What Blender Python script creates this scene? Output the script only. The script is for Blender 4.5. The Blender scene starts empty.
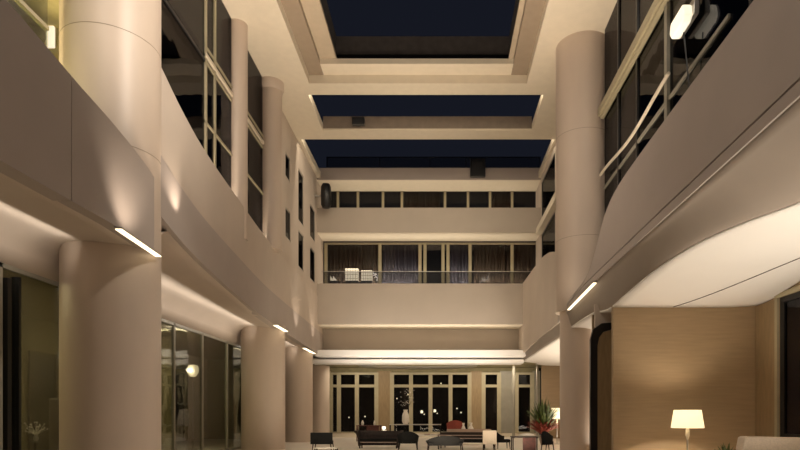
import bpy, bmesh, math, random
from mathutils import Vector, Matrix
random.seed(7)
S = bpy.context.scene
COL = S.collection
R = math.radians
EYE = 1.6
# ------------------------------------------------------------------ camera
cam = bpy.data.cameras.new('camera'); co = bpy.data.objects.new('camera', cam); COL.objects.link(co)
co.location = (0, 0, EYE); co.rotation_euler = (R(90), 0, 0)
cam.lens = 27; cam.sensor_width = 36; cam.shift_x = -0.05; cam.shift_y = 0.2375; cam.clip_end = 500
S.camera = co
S.view_settings.view_transform = 'Standard'; S.view_settings.look = 'None'
S.view_settings.gamma = 1; S.view_settings.use_curve_mapping = False
S.view_settings.exposure = 0.0
# ------------------------------------------------------------------ world: night sky
w = bpy.data.worlds.new('night'); S.world = w; w.use_nodes = True
w.node_tree.nodes['Background'].inputs[0].default_value = (0.0075, 0.0088, 0.0145, 1)
w.node_tree.nodes['Background'].inputs[1].default_value = 1.0
# ------------------------------------------------------------------ lights
WARM = (1.0, 0.83, 0.65); SOFT = (1.0, 0.89, 0.76)
def area(name, loc, target, sx, sy, power, color=WARM, spread=180):
    l = bpy.data.lights.new(name, 'AREA'); l.shape = 'RECTANGLE'; l.size = sx; l.size_y = sy
    l.energy = power; l.color = color; l.spread = R(spread)
    o = bpy.data.objects.new(name, l); COL.objects.link(o); o.location = loc
    d = Vector(target) - Vector(loc); o.rotation_euler = d.to_track_quat('-Z', 'Y').to_euler()
    return o
def spot(name, loc, target, power, angle=60, blend=.8, color=WARM, r=.05):
    l = bpy.data.lights.new(name, 'SPOT'); l.energy = power; l.color = color
    l.spot_size = R(angle); l.spot_blend = blend; l.shadow_soft_size = r
    o = bpy.data.objects.new(name, l); COL.objects.link(o); o.location = loc
    d = Vector(target) - Vector(loc); o.rotation_euler = d.to_track_quat('-Z', 'Y').to_euler()
    return o
def point(name, loc, power, color=WARM, r=.1):
    l = bpy.data.lights.new(name, 'POINT'); l.energy = power; l.color = color; l.shadow_soft_size = r
    o = bpy.data.objects.new(name, l); COL.objects.link(o); o.location = loc
    return o
def strip(name, a, b, aim, width, power, color=WARM, spread=180):
    """linear lamp from a to b, facing the direction aim"""
    a, b, aim = Vector(a), Vector(b), Vector(aim).normalized()
    l = bpy.data.lights.new(name, 'AREA'); l.shape = 'RECTANGLE'; l.size = (b-a).length; l.size_y = width
    l.energy = power; l.color = color; l.spread = R(spread)
    o = bpy.data.objects.new(name, l); COL.objects.link(o)
    z = -aim; x = (b-a).normalized(); y = z.cross(x).normalized(); x = y.cross(z)
    m = Matrix((x, y, z)).transposed().to_4x4(); m.translation = (a+b)/2; o.matrix_world = m
    return o
YEL = (1.0, 0.85, 0.64)
# unseen fill lamps added above the frame's top edge to light the fascias
for y in (7, 15):
    strip('fascia_fill_left', (-6.6, y-1.5, 16.2), (-6.6, y+1.5, 16.2), (.1, .1, -1), 1.2, 430, SOFT)
    strip('fascia_fill_right', (5.0, y-1.5, 16.2), (5.0, y+1.5, 16.2), (-.1, .1, -1), 1.2, 170, SOFT)
# unseen fill strips added behind the parapets to light the roof soffit
strip('soffit_fill_left', (-7.56, 16, 8.7), (-7.56, 27, 8.7), (.25, 0, 1), .1, 260)
strip('soffit_fill_right', (5.3, 8, 7.3), (5.3, 20, 7.3), (.1, 0, 1), .12, 300)
# added fill lights near the floor, standing in for bounced light
strip('bounce_fill', (-1, 12, .25), (-1, 24, .25), (0, .15, 1), 6, 1300, WARM, 75)
strip('bounce_fill', (-6, 24.5, .2), (4, 24.5, .2), (0, .7, 1), 1.0, 260, YEL, 130)
# back facade: hidden strips added on the balconies to light beam undersides
strip('beam_fill', (-7.3, 37.6, 12.6+1.6-1.0), (6, 37.6, 13.2), (0, .15, 1), .1, 90, YEL)
strip('beam_fill', (-7.3, 37.6, 9.0), (6, 37.6, 9.0), (0, .15, 1), .1, 130, YEL)
strip('ledge_fill', (-7.3, 37.5, 5.75), (5, 37.5, 5.75), (0, .2, 1), .1, 30, YEL)  # added strip, out of sight, brightening the wall and ledges
strip('ledge_low_fill', (-6, 33, .08), (4, 33, .08), (0, .75, 1), .15, 170, SOFT, 50)  # added low strip aimed up at the white ledges
strip('hall_fill', (-5.8, 27.7, 16.8), (4.5, 27.7, 16.8), (0, .1, -1), .1, 230, YEL)  # unseen strips added behind the beams to brighten the hall floor
strip('hall_fill', (-7, 32.1, 16.8), (5.8, 32.1, 16.8), (0, .1, -1), .1, 300, YEL)
spot('column_fill', (3.7, 8.0, 16.2), (-8.2, 15, 11.5), 8000, 36, 1, SOFT, .3)  # unseen spots added to brighten the first left column
spot('column_fill', (3.7, 14.5, 16.2), (-8.0, 15.5, 2.6), 3600, 30, 1, SOFT, .3)
# left cove over the shop glass, right lounge
for ya, yb in ((3, 13.6), (16.4, 26.9), (29.6, 34.9), (37.2, 39.9)):
    strip('cove_left', (-8.3, ya, 5.36), (-8.3, yb, 5.36), (-1, 0, .2), .1, 4.6*(yb-ya), SOFT)
strip('lounge_fill', (7.0, 6, .3), (7.0, 12.8, .3), (0.0, .12, 1), 1.6, 225, (1, .88, .73), 120)  # unseen upward fill added for the white lounge ceiling
strip('rear_lounge_fill', (7.4, 23, .4), (7.4, 36, .4), (0, 0, 1), 2.2, 520, (1, .86, .7))  # same added fill for the rear lounge ceiling
strip('far_hall_light', (-7, 40.6, 4.8), (6, 40.6, 4.8), (0, .6, -1), .5, 330, YEL)
# ------------------------------------------------------------------ materials
def mat(name, col, rough=.6, metal=0, noise=.06, scale=3.0, bump=0, emit=None, es=0, spec=.5, stretch=None, coat=0):
    m = bpy.data.materials.new(name); m.use_nodes = True; nt = m.node_tree; b = nt.nodes['Principled BSDF']
    b.inputs['Roughness'].default_value = rough; b.inputs['Metallic'].default_value = metal
    b.inputs['Specular IOR Level'].default_value = spec; b.inputs['Coat Weight'].default_value = coat
    c = (*col, 1)
    tc = nt.nodes.new('ShaderNodeTexCoord'); mp = nt.nodes.new('ShaderNodeMapping')
    if stretch: mp.inputs['Scale'].default_value = stretch
    nt.links.new(tc.outputs['Object'], mp.inputs[0])
    n = nt.nodes.new('ShaderNodeTexNoise'); n.inputs['Scale'].default_value = scale; n.inputs['Detail'].default_value = 5
    nt.links.new(mp.outputs[0], n.inputs['Vector'])
    r = nt.nodes.new('ShaderNodeValToRGB')
    r.color_ramp.elements[0].position = .3; r.color_ramp.elements[1].position = .7
    r.color_ramp.elements[0].color = tuple(max(0, x*(1-noise)) for x in col)+(1,)
    r.color_ramp.elements[1].color = tuple(min(1, x*(1+noise)) for x in col)+(1,)
    nt.links.new(n.outputs['Fac'], r.inputs[0]); nt.links.new(r.outputs[0], b.inputs['Base Color'])
    if bump:
        bp = nt.nodes.new('ShaderNodeBump'); bp.inputs['Strength'].default_value = bump; bp.inputs['Distance'].default_value = .02
        nt.links.new(n.outputs['Fac'], bp.inputs['Height']); nt.links.new(bp.outputs[0], b.inputs['Normal'])
    if emit:
        b.inputs['Emission Color'].default_value = (*emit, 1); b.inputs['Emission Strength'].default_value = es
    return m
def glass(name, tint, refl=.10, rough=.02, fac=.35):
    m = bpy.data.materials.new(name); m.use_nodes = True; nt = m.node_tree; nt.nodes.clear()
    o = nt.nodes.new('ShaderNodeOutputMaterial'); mx = nt.nodes.new('ShaderNodeMixShader')
    t = nt.nodes.new('ShaderNodeBsdfTransparent'); t.inputs[0].default_value = (*tint, 1)
    g = nt.nodes.new('ShaderNodeBsdfGlossy'); g.inputs['Roughness'].default_value = rough
    n = nt.nodes.new('ShaderNodeTexNoise'); n.inputs['Scale'].default_value = .7; tc = nt.nodes.new('ShaderNodeTexCoord')
    bp = nt.nodes.new('ShaderNodeBump'); bp.inputs['Strength'].default_value = .25; bp.inputs['Distance'].default_value = .05
    nt.links.new(tc.outputs['Object'], n.inputs['Vector']); nt.links.new(n.outputs['Fac'], bp.inputs['Height']); nt.links.new(bp.outputs[0], g.inputs['Normal'])
    lw = nt.nodes.new('ShaderNodeLayerWeight'); lw.inputs['Blend'].default_value = .25
    mt = nt.nodes.new('ShaderNodeMath'); mt.operation = 'MULTIPLY_ADD'; mt.inputs[1].default_value = fac; mt.inputs[2].default_value = refl
    mt.use_clamp = True
    nt.links.new(lw.outputs['Fresnel'], mt.inputs[0]); nt.links.new(mt.outputs[0], mx.inputs[0])
    nt.links.new(t.outputs[0], mx.inputs[1]); nt.links.new(g.outputs[0], mx.inputs[2]); nt.links.new(mx.outputs[0], o.inputs[0])
    return m
M = {}
M['plaster'] = mat('beige_plaster', (.56, .475, .40), .55, noise=.05, scale=.6)
M['fascia'] = mat('taupe_panel', (.42, .36, .325), .5, noise=.04, scale=.8)
M['colplaster'] = mat('column_plaster', (.56, .46, .375), .45, noise=.07, scale=.9, stretch=(1, 1, .35))
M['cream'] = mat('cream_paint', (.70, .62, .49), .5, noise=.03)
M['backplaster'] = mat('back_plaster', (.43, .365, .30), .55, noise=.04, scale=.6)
M['taupe'] = mat('taupe_tone', (.30, .235, .17), .5, noise=.05)
M['taupe2'] = mat('tan_paint', (.45, .37, .27), .5, noise=.05)
M['white'] = mat('white_ceiling', (.80, .77, .72), .5, noise=.015, scale=1)
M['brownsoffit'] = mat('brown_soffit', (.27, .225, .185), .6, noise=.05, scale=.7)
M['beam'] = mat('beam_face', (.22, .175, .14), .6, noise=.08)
M['curb'] = mat('skylight_curb', (.045, .038, .034), .7, noise=.2)
M['black'] = mat('black_metal', (.008, .008, .009), .35)
M['dark'] = mat('dark_room', (.012, .012, .015), .8)
M['darkbrown'] = mat('dark_interior', (.06, .045, .035), .8, noise=.3)
M['olive'] = mat('olive_wall', (.22, .19, .10), .7, noise=.15)
M['yellowwall'] = mat('yellow_wall', (.50, .43, .22), .7, noise=.12)
M['wood'] = mat('veneer_wood', (.36, .255, .145), .45, noise=.08, scale=2.5, stretch=(.5, .5, 7))
M['woodpier'] = mat('pier_wood', (.27, .19, .10), .5, noise=.12, scale=4, stretch=(3, 3, .5))
M['frame'] = mat('window_frame', (.40, .35, .23), .45, noise=.06)
M['greyframe'] = mat('grey_frame', (.27, .25, .20), .4, noise=.06)
M['steel'] = mat('brushed_steel', (.45, .42, .38), .3, metal=.8)
M['floor'] = mat('polished_floor', (.78, .70, .61), .35, noise=.05, scale=.8, spec=.5)
M['glassdark'] = glass('smoked_glass', (.30, .30, .33), .04)
M['glassback'] = glass('tinted_glass', (.66, .66, .68), .015, .02, .2)
M['glassclear'] = glass('clear_glass', (.72, .74, .70), .07)
M['glassfront'] = glass('front_glass', (.8, .8, .78), .015, .02, .15)
M['rail'] = glass('rail_glass', (.6, .6, .6), .02, .35)
M['blackleather'] = mat('black_leather', (.008, .0075, .007), .8, noise=.3, scale=12, spec=.15)
M['darkwood'] = mat('dark_wood', (.022, .013, .01), .6, noise=.3, scale=8, spec=.25)
M['redwood'] = mat('red_wood', (.09, .025, .018), .6, noise=.3, scale=8)
M['creamfabric'] = mat('cream_fabric', (.60, .50, .39), .9, noise=.08, scale=30, bump=.3)
M['whitecloth'] = mat('white_cloth', (.75, .70, .62), .8, noise=.06, scale=14)
M['redfab'] = mat('red_fabric', (.22, .04, .025), .8, noise=.2, scale=14)
M['shade'] = mat('lamp_shade', (.85, .78, .62), .8, emit=(1, .80, .48), es=1.15)
M['glow'] = mat('lamp_glow', (1, .9, .7), .5, emit=(1, .86, .6), es=2)
M['strip'] = mat('led_strip', (1, .9, .7), .5, emit=(1, .82, .55), es=2.6)
M['fixture'] = mat('lit_diffuser', (.9, .85, .75), .4, emit=(1, .88, .66), es=.9)
M['leaf'] = mat('leaf_green', (.075, .105, .025), .5, noise=.4, scale=9)
M['redleaf'] = mat('red_bloom', (.20, .03, .015), .7, noise=.4, scale=14)
M['curtain'] = mat('brown_curtain', (.15, .105, .07), .9, noise=.2, scale=5, stretch=(6, 6, .1))
M['duskpane'] = mat('blue_blind', (.20, .19, .24), .8, noise=.1)
M['pinkstone'] = mat('pot_stone', (.35, .25, .19), .6)
# ------------------------------------------------------------------ mesh helpers
class MB:
    def __init__(s): s.v = []; s.f = []
    def add(s, v, f):
        n = len(s.v); s.v += [tuple(p) for p in v]; s.f += [tuple(i+n for i in q) for q in f]; return s
    def box(s, x0, x1, y0, y1, z0, z1):
        v = [(x, y, z) for x in (x0, x1) for y in (y0, y1) for z in (z0, z1)]
        return s.add(v, [(0, 1, 3, 2), (4, 6, 7, 5), (0, 4, 5, 1), (2, 3, 7, 6), (0, 2, 6, 4), (1, 5, 7, 3)])
    def lathe(s, prof, c=(0, 0, 0), n=32, axis='z', sx=1, sy=1):
        v = []; f = []
        for (r, z) in prof:
            for k in range(n):
                a = 2*math.pi*k/n; p = (r*math.cos(a)*sx, r*math.sin(a)*sy, z)
                if axis == 'y': p = (p[0], p[2], p[1])
                if axis == 'x': p = (p[2], p[0], p[1])
                v.append((p[0]+c[0], p[1]+c[1], p[2]+c[2]))
        m = len(prof)
        for i in range(m-1):
            for k in range(n):
                f.append((i*n+k, i*n+(k+1) % n, (i+1)*n+(k+1) % n, (i+1)*n+k))
        f.append(tuple(range(n-1, -1, -1))); f.append(tuple((m-1)*n+k for k in range(n)))
        return s.add(v, f)
    def tube(s, pts, r, n=10):
        pts = [Vector(p) for p in pts]; v = []; f = []
        for i, p in enumerate(pts):
            d = (pts[min(i+1, len(pts)-1)]-pts[max(i-1, 0)]).normalized()
            a = d.orthogonal().normalized() if abs(d.z) > .99 else d.cross(Vector((0, 0, 1))).normalized()
            b = d.cross(a); rr = r[i] if isinstance(r, (list, tuple)) else r
            for k in range(n):
                t = 2*math.pi*k/n; v.append(p+a*math.cos(t)*rr+b*math.sin(t)*rr)
        for i in range(len(pts)-1):
            for k in range(n): f.append((i*n+k, i*n+(k+1) % n, (i+1)*n+(k+1) % n, (i+1)*n+k))
        f.append(tuple(range(n-1, -1, -1))); f.append(tuple((len(pts)-1)*n+k for k in range(n)))
        return s.add(v, f)
    def prism(s, poly, a0, a1, axis='y'):
        n = len(poly)
        def P(p, a): return (p[0], a, p[1]) if axis == 'y' else ((a, p[0], p[1]) if axis == 'x' else (p[0], p[1], a))
        v = [P(p, a0) for p in poly]+[P(p, a1) for p in poly]
        f = [tuple(range(n)), tuple(range(2*n-1, n-1, -1))]+[(i, i+n, (i+1) % n+n, (i+1) % n) for i in range(n)]
        return s.add(v, f)
    def grid(s, rows):
        n = len(rows[0]); v = [p for r in rows for p in r]
        f = [(i*n+j, i*n+j+1, (i+1)*n+j+1, (i+1)*n+j) for i in range(len(rows)-1) for j in range(n-1)]
        return s.add(v, f)
    def build(s, name, m, parent=None, bevel=0, smooth=False, solid=0, loc=None):
        me = bpy.data.meshes.new(name); me.from_pydata(s.v, [], s.f); me.update()
        bm = bmesh.new(); bm.from_mesh(me)
        if not solid: bmesh.ops.recalc_face_normals(bm, faces=bm.faces)
        bm.to_mesh(me); bm.free()
        me.materials.append(M[m] if isinstance(m, str) else m)
        o = bpy.data.objects.new(name, me); COL.objects.link(o)
        if parent: o.parent = parent
        if loc: o.location = loc
        if smooth:
            for p in me.polygons: p.use_smooth = True
            md = o.modifiers.new('edge', 'EDGE_SPLIT'); md.split_angle = R(40)
        if solid:
            md = o.modifiers.new('solid', 'SOLIDIFY'); md.thickness = solid; md.offset = 0
        if bevel:
            md = o.modifiers.new('bevel', 'BEVEL'); md.width = bevel; md.segments = 3; md.limit_method = 'ANGLE'
        return o
def st(o): o['kind'] = 'structure'; return o
def tag(o, label, cat, group=None):
    o['label'] = label; o['category'] = cat
    if group: o['group'] = group
    return o
def empty(name, loc, label=None, cat=None, group=None, rz=0):
    o = bpy.data.objects.new(name, None); COL.objects.link(o); o.location = loc; o.rotation_euler = (0, 0, rz)
    if label: tag(o, label, cat, group)
    return o
def interp(pts, t, k):
    """smooth (Catmull-Rom) lookup of column k against column 0"""
    n = len(pts)
    if t <= pts[0][0]: return pts[0][k]
    if t >= pts[-1][0]: return pts[-1][k]
    for i in range(n-1):
        if pts[i][0] <= t <= pts[i+1][0]:
            a, b = pts[i], pts[i+1]; u = (t-a[0])/(b[0]-a[0]); h = b[0]-a[0]
            m0 = (b[k]-pts[i-1][k])/(b[0]-pts[i-1][0])*h if i > 0 else b[k]-a[k]
            m1 = (pts[i+2][k]-a[k])/(pts[i+2][0]-a[0])*h if i+2 < n else b[k]-a[k]
            return (2*u**3-3*u*u+1)*a[k]+(u**3-2*u*u+u)*m0+(-2*u**3+3*u*u)*b[k]+(u**3-u*u)*m1
def frange(a, b, st_):
    n = max(1, int(math.ceil(abs(b-a)/st_))); return [a+(b-a)*i/n for i in range(n+1)]
def ribbon(pts, y0, y1, th, step=.35, flat=False):
    """wall along Y: pts rows (Y, X, Hbottom, Htop) heights over eye; th = thickness added in X"""
    mb = MB(); rows = []
    for y in frange(y0, y1, step):
        x, b, t = (interp(pts, y, k) for k in (1, 2, 3))
        rows.append([(x, y, b+EYE), (x, y, t+EYE), (x+th, y, t+EYE), (x+th, y, b+EYE), (x, y, b+EYE)])
    mb.grid(rows); r0, r1 = rows[0], rows[-1]
    mb.add(r0[:4], [(0, 1, 2, 3)]); mb.add(r1[:4], [(3, 2, 1, 0)])
    return mb
E = EYE
# ------------------------------------------------------------------ shell
st(MB().box(-16, 14, -9, 52, -.3, 0).build('floor', 'floor'))
st(MB().box(-14, 13, -9.3, -9, 0, 17).build('wall_front', 'plaster'))
# roof ring soffit with the light wells between the beams
H = 14.7+E
ring = MB()
ring.box(-9.5, -5.8, -9, 26.6, H, H+.37).box(-9.5, -6.05, 26.6, 31, H, H+.37).box(-9.5, -7.4, 32, 39.2, H, H+.37).box(4.75, 9.0, 26.6, 31, H, H+.37).box(6.1, 9.0, 32, 39.2, H, H+.37).box(3.85, 9.0, -9, 26.6, H, H+.37)
ring.box(-5.8, 3.85, -9, -3, H, H+.37)
st(ring.build('ceiling', 'cream'))
st(MB().box(-5.9, -5.15, -3, 26.6, H+.37, H+.6).build('trim_1', 'taupe'))  # side steps in a darker tone than the back step
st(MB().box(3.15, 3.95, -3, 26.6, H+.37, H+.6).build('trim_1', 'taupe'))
st(MB().box(-5.15, 3.15, 25.75, 26.7, H+.37, H+.6).build('trim_1', 'cream'))
st(MB().box(-5.2, -4.45, -3, 26.4, H+.6, H+.75).box(2.95, 3.3, -3, 26.4, H+.6, H+.75).build('trim_2', 'taupe2'))
# dark skylight curb set on the opening
cb = MB().box(-4.75, -4.5, -3, 26.2, H+.95, H+1.75).box(3.0, 3.25, -3, 26.2, H+.95, H+1.75).box(-4.5, 3.0, 25.95, 26.2, H+.9, H+1.68)
st(cb.build('trim_3', 'curb'))
cb = MB().box(-4.6, -4.5, -3, 26.1, H+.75, H+.95).box(3.0, 3.1, -3, 26.1, H+.75, H+.95).box(-4.5, 3.0, 26.0, 26.1, H+.6, H+.9)
st(cb.build('trim_4', 'black'))  # black strips standing in for the shade in the gap below the curb
# cross beams
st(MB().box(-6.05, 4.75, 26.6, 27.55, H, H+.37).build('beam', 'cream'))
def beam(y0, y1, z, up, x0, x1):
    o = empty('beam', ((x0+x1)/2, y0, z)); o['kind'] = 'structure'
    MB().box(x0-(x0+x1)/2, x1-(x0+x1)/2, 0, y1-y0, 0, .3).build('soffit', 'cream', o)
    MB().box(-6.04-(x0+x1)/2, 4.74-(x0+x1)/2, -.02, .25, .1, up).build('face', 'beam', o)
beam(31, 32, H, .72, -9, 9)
# ------------------------------------------------------------------ left side
LA = [(-9, -6.75, 4, 7.5), (4, -6.8, 4, 7.05), (9.4, -6.9, 4, 6.62), (11.4, -6.88, 4, 6.3), (12.6, -6.86, 4, 6.12), (14.2, -6.98, 4, 5.95), (15.5, -7.2, 4, 5.85)]
st(ribbon(LA, -9, 11.2, -.35).build('wall_left', 'fascia', smooth=True))
st(ribbon(LA, 11.22, 15.5, -.28, .2).build('wall_left', 'fascia', smooth=True))
LB = [(15.2, -7.12, 5.1, 9.0), (16.8, -7.2, 4.82, 8.55), (18.5, -7.25, 4.6, 8.2), (21.5, -7.28, 4.3, 7.85), (25, -7.3, 4.03, 7.5), (30, -7.4, 3.92, 7.4), (39.2, -7.6, 3.76, 7.4)]
LBl = [(p[0], p[1], p[2], p[2]+(p[3]-p[2])*.40) for p in LB]
LBu = [(p[0], p[1]-.03, p[2]+(p[3]-p[2])*.404, p[3]) for p in LB]
st(ribbon(LBl, 15.2, 39.2, -.3).build('wall_left', 'fascia', smooth=True))
st(ribbon(LBu, 15.2, 39.2, -.22).build('wall_left', 'plaster', smooth=True))
# soffit and cove above the shop glass
rows = []
for y in frange(-9, 44, .7):
    if y < 15.3: x, b = interp(LA, y, 1)-.2, 4.02
    else: x, b = interp(LB, y, 1)-.15, interp(LB, y, 2)+.02
    if 14.6 < y < 16: b = 4.02+(interp(LB, 15.9, 2)-4)*(y-14.6)/1.4
    r = [(x, y, b+E)]
    for k in range(1, 5): u = k/5; r.append((x+(-8.75-x)*u, y, b+(4.06-b)*u*u*(3-2*u)+E))
    r += [(-8.75, y, 4.06+E), (-9.0, y, 4.02+E), (-9.25, y, 3.9+E), (-9.42, y, 3.68+E), (-9.5, y, 3.3+E), (-9.62, y, 3.3+E)]
    rows.append(r)
st(MB().grid(rows).build('ceiling', 'plaster', smooth=True, solid=.04))

def window(n, frames, panes, fm='frame', gm='glassdark', orient=None):
    """frames / panes: lists of boxes"""
    o = empty('window_%d' % n, (0, 0, 0)); o['kind'] = 'structure'
    mb = MB()
    for b in frames: mb.box(*b)
    mb.build('window_frame', fm, o)
    for b in panes: MB().box(*b).build('pane', gm, o)
    return o
# shop glass, left ground floor
ys = [(-9, -3), (-3, 3), (3, 7.5), (7.5, 12.95), (12.95, 15.5), (15.5, 20.1), (20.1, 21.45), (21.45, 24), (24, 26.8), (26.8, 31), (31, 36), (36, 43)]
n = 1
for a, b in ys:
    fx = -9.53
    window(n, [(fx-.05, fx+.05, a, a+.06, 0, 3.3+E), (fx-.05, fx+.05, b-.05, b, 0, 3.3+E), (fx-.05, fx+.05, a, b, 3.2+E, 3.32+E), (fx-.05, fx+.05, a, b, 0, .1)],
           [(fx-.01, fx+.01, a+.06, b-.05, .1, 3.2+E)], 'greyframe', 'glassclear'); n += 1
# shop interior
st(MB().box(-15.6, -15.5, -9, 43, 0, 5.6).build('wall_shop', 'olive'))
st(MB().box(-15.5, -9.6, -9, 43, 5.3, 5.4).build('ceiling', 'olive'))
for y, x in ((14.9, -13.2), (27.4, -12.2), (40, -12)):
    st(MB().box(-15.5, x, y, y+.15, 0, 5.3).build('wall_shop', 'olive'))
area('shop_light', (-12.5, 14, 5.2), (-12.8, 14.2, 0), .8, 3, 260, (1, .8, .45))
area('shop_light', (-12, 25, 5.2), (-12.4, 25.2, 0), .8, 5, 200, (1, .8, .45))

# upper left glazing
zt = H
def side_glazing(n0, x, th, ys, zs, fm, gm, room=1.6, sgn=-1):
    for i in range(len(ys)-1):
        a, b = ys[i], ys[i+1]; fr = [(x-.06, x+.06, a, a+.13, zs[0], zs[-1])]; pn = []
        for j in range(len(zs)-1):
            fr.append((x-.05, x+.05, a, b, zs[j], zs[j]+.09)); pn.append((x-.012, x+.012, a+.13, b, zs[j]+.09, zs[j+1]))
        window(n0+i, fr, pn, fm, gm)
side_glazing(20, -7.75, 0, [15.7, 19.7], [6+E, 11.6+E, 14.7+E], 'black', 'glassdark')
side_glazing(22, -7.75, 0, [19.7, 20.5, 23.4, 27.2], [6+E, 9.6+E, 11.6+E, 12.1+E, 14.7+E], 'frame', 'glassdark')
st(MB().box(-7.78, -7.66, 19.7, 27.2, 11.78+E, 11.9+E).build('trim_6', 'cream'))
# room behind upper left glass and the yellow-lit room by the first column
st(MB().box(-10.6, -10.5, 14.2, 40, 5.2+E, H).build('wall_shop', 'dark'))
st(MB().box(-10.5, -7.7, 15.5, 40, 5.5+E, 5.7+E).build('floor', 'darkbrown'))
side_glazing(30, -9.1, 0, [-4, 2, 8, 13.9], [5.7+E, 8.9+E, 11.6+E, 14.7+E], 'frame', 'glassclear')
st(MB().box(-12.1, -12, -9, 17, 5.5+E, H).box(-12, -9.2, 16.0, 16.1, 5.5+E, H).build('wall_shop', 'yellowwall'))
st(MB().box(-12, -7.25, -9, 17, 5.3+E, 5.4+E).build('floor', 'darkbrown'))
st(MB().box(-12, -9.0, -9, 17, 10.3+E, 10.5+E).build('ceiling', 'yellowwall'))
area('gallery_light', (-11.2, 12.5, 7.2), (-11.0, 14, 12), 1.0, 3, 520, (1, .86, .5))

# upper left solid wall with slot windows, Y 27..39
def slot_wall(name, x, th, y0, y1, z0, z1, holes, m):
    """wall slab at x with rectangular holes (ya, yb, za, zb)"""
    yy = sorted({y0, y1, *[h[0] for h in holes], *[h[1] for h in holes]}); zz = sorted({z0, z1, *[h[2] for h in holes], *[h[3] for h in holes]})
    mb = MB()
    for i in range(len(yy)-1):
        for j in range(len(zz)-1):
            c = ((yy[i]+yy[i+1])/2, (zz[j]+zz[j+1])/2)
            if any(h[0] < c[0] < h[1] and h[2] < c[1] < h[3] for h in holes): continue
            mb.box(min(x, x+th), max(x, x+th), yy[i], yy[i+1], zz[j], zz[j+1])
    o = mb.build(name, m)
    bm = bmesh.new(); bm.from_mesh(o.data); bmesh.ops.remove_doubles(bm, verts=bm.verts, dist=1e-4)
    bm.to_mesh(o.data); bm.free(); return st(o)
holes = [(28.1, 28.6, 11.9+E, 14.5+E), (29.6, 30.5, 11.8+E, 13.0+E), (29.6, 30.6, 8.8+E, 10.3+E), (32.3, 33.5, 10.5+E, 13.3+E), (32.3, 33.5, 8.0+E, 10.0+E), (35.2, 36.6, 10.5+E, 12.4+E), (35.2, 36.6, 8.0+E, 9.9+E)]
slot_wall('wall_left', -7.62, -.35, 27.3, 39.2, 7.2+E, 14.7+E, holes, 'plaster')
k = 40
for h in holes:
    window(k, [(-7.70, -7.64, h[0], h[0]+.07, h[2], h[3]), (-7.70, -7.64, h[1]-.07, h[1], h[2], h[3]), (-7.70, -7.64, h[0], h[1], h[3]-.07, h[3]), (-7.70, -7.64, h[0], h[1], h[2], h[2]+.07)],
           [(-7.68, -7.66, h[0]+.07, h[1]-.07, h[2]+.07, h[3]-.07)], 'steel', 'glassdark'); k += 1

# ------------------------------------------------------------------ right side
RA = [(-9, 4.4, 4, 5.97), (4, 4.45, 4, 5.97), (7.5, 4.5, 4, 5.97), (14, 4.57, 4, 5.96), (15.8, 4.6, 4, 5.88), (16.8, 4.61, 4, 5.6), (17.8, 4.63, 4, 5.0), (18.7, 4.65, 4, 4.5), (19.6, 4.68, 4, 4.36), (22, 4.8, 4, 4.33), (24, 4.98, 4, 4.33), (26, 5.1, 4, 4.33)]
st(ribbon([(p[0], p[1]+.04, 4.15, 4.3) for p in RA], -9, 26, .1).build('trim_7', 'black'))
lip = [(p[0], p[1]-.0, 4, 4.19) for p in RA]
st(ribbon(lip, -9, 26, .05).build('trim_7', 'fascia', smooth=True))
st(ribbon([(p[0], p[1], 4.225, p[3]) for p in RA], -9, 26, .25).build('wall_right', 'fascia', smooth=True))
RB = [(24.6, 5.08, 4, 6.9), (26, 5.12, 4, 7.1), (28.5, 5.15, 4, 7.7), (31, 5.16, 4, 8.0), (39.2, 5.12, 3.8, 8.2)]
RBx = [(y, x, b, t) for y, x, b, t in RB]
st(ribbon(RBx, 24.6, 39.2, .3).build('wall_right', 'plaster', smooth=True))
# lounge soffits: brown transition and the white curved panel
EDGE = [(-9, 6.6, 3.5), (6, 6.4, 3.5), (9.9, 5.9, 3.5), (10.9, 5.53, 3.5), (12.35, 5.2, 3.48), (13.8, 4.95, 3.32), (15.4, 4.82, 3.13), (16.8, 4.8, 3.02), (17.5, 4.85, 3.05), (19.6, 4.95, 3.3), (27, 5.25, 3.5), (40, 5.25, 3.5)]
rows = []
for y in frange(-9, 40, .5):
    xf = interp(RA, y, 1)+.04 if y < 25 else 5.2; xe, he = interp(EDGE, y, 1), interp(EDGE, y, 2)
    xe = max(xe, xf+.12)
    rows.append([(xf+(xe+.05-xf)*u, y, 4.0+(he+.01-4.0)*(u*u*(3-2*u))+E) for u in [i/8 for i in range(9)]])
st(MB().grid(rows).build('ceiling', 'brownsoffit', smooth=True, solid=.03))
def hw(x, y):   # height of the white lounge ceiling
    xe, he = interp(EDGE, y, 1), interp(EDGE, y, 2)
    u = min(1, max(0, (x-xe)/(8.9-xe)))
    near = min(1, max(0, (16.7-y)/6.0)); back = 3.02+.45*near*near*(3-2*near)
    if y > 17: back = 3.3
    v = min(1, u*1.6); q = max(0, (u-.72)/.28); return he+(back-he)*v*v*(3-2*v) + .2*q*q*min(1, max(.3, near*3))
for (ya, yb) in ((-9, 16.72), (16.9, 40)):
    rows = []
    for y in frange(ya, yb, .4):
        xe = max(interp(EDGE, y, 1), (interp(RA, y, 1) if y < 25 else 5.2)+.2)
        rows.append([(xe+(8.95-xe)*i/16, y, hw(xe+(8.95-xe)*i/16, y)+E) for i in range(17)])
    st(MB().grid(rows).build('ceiling', 'white', smooth=True, solid=.05))
# seam in the white ceiling
seam = []
for i in range(25):
    u = i/24; x = 6.46+(8.0-6.46)*u; y = 16.6+(11.4-16.6)*u
    seam.append((x, y, hw(x, y)+E-.03))
st(MB().tube(seam, .012, 6).build('trim_8', 'darkbrown'))
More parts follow.
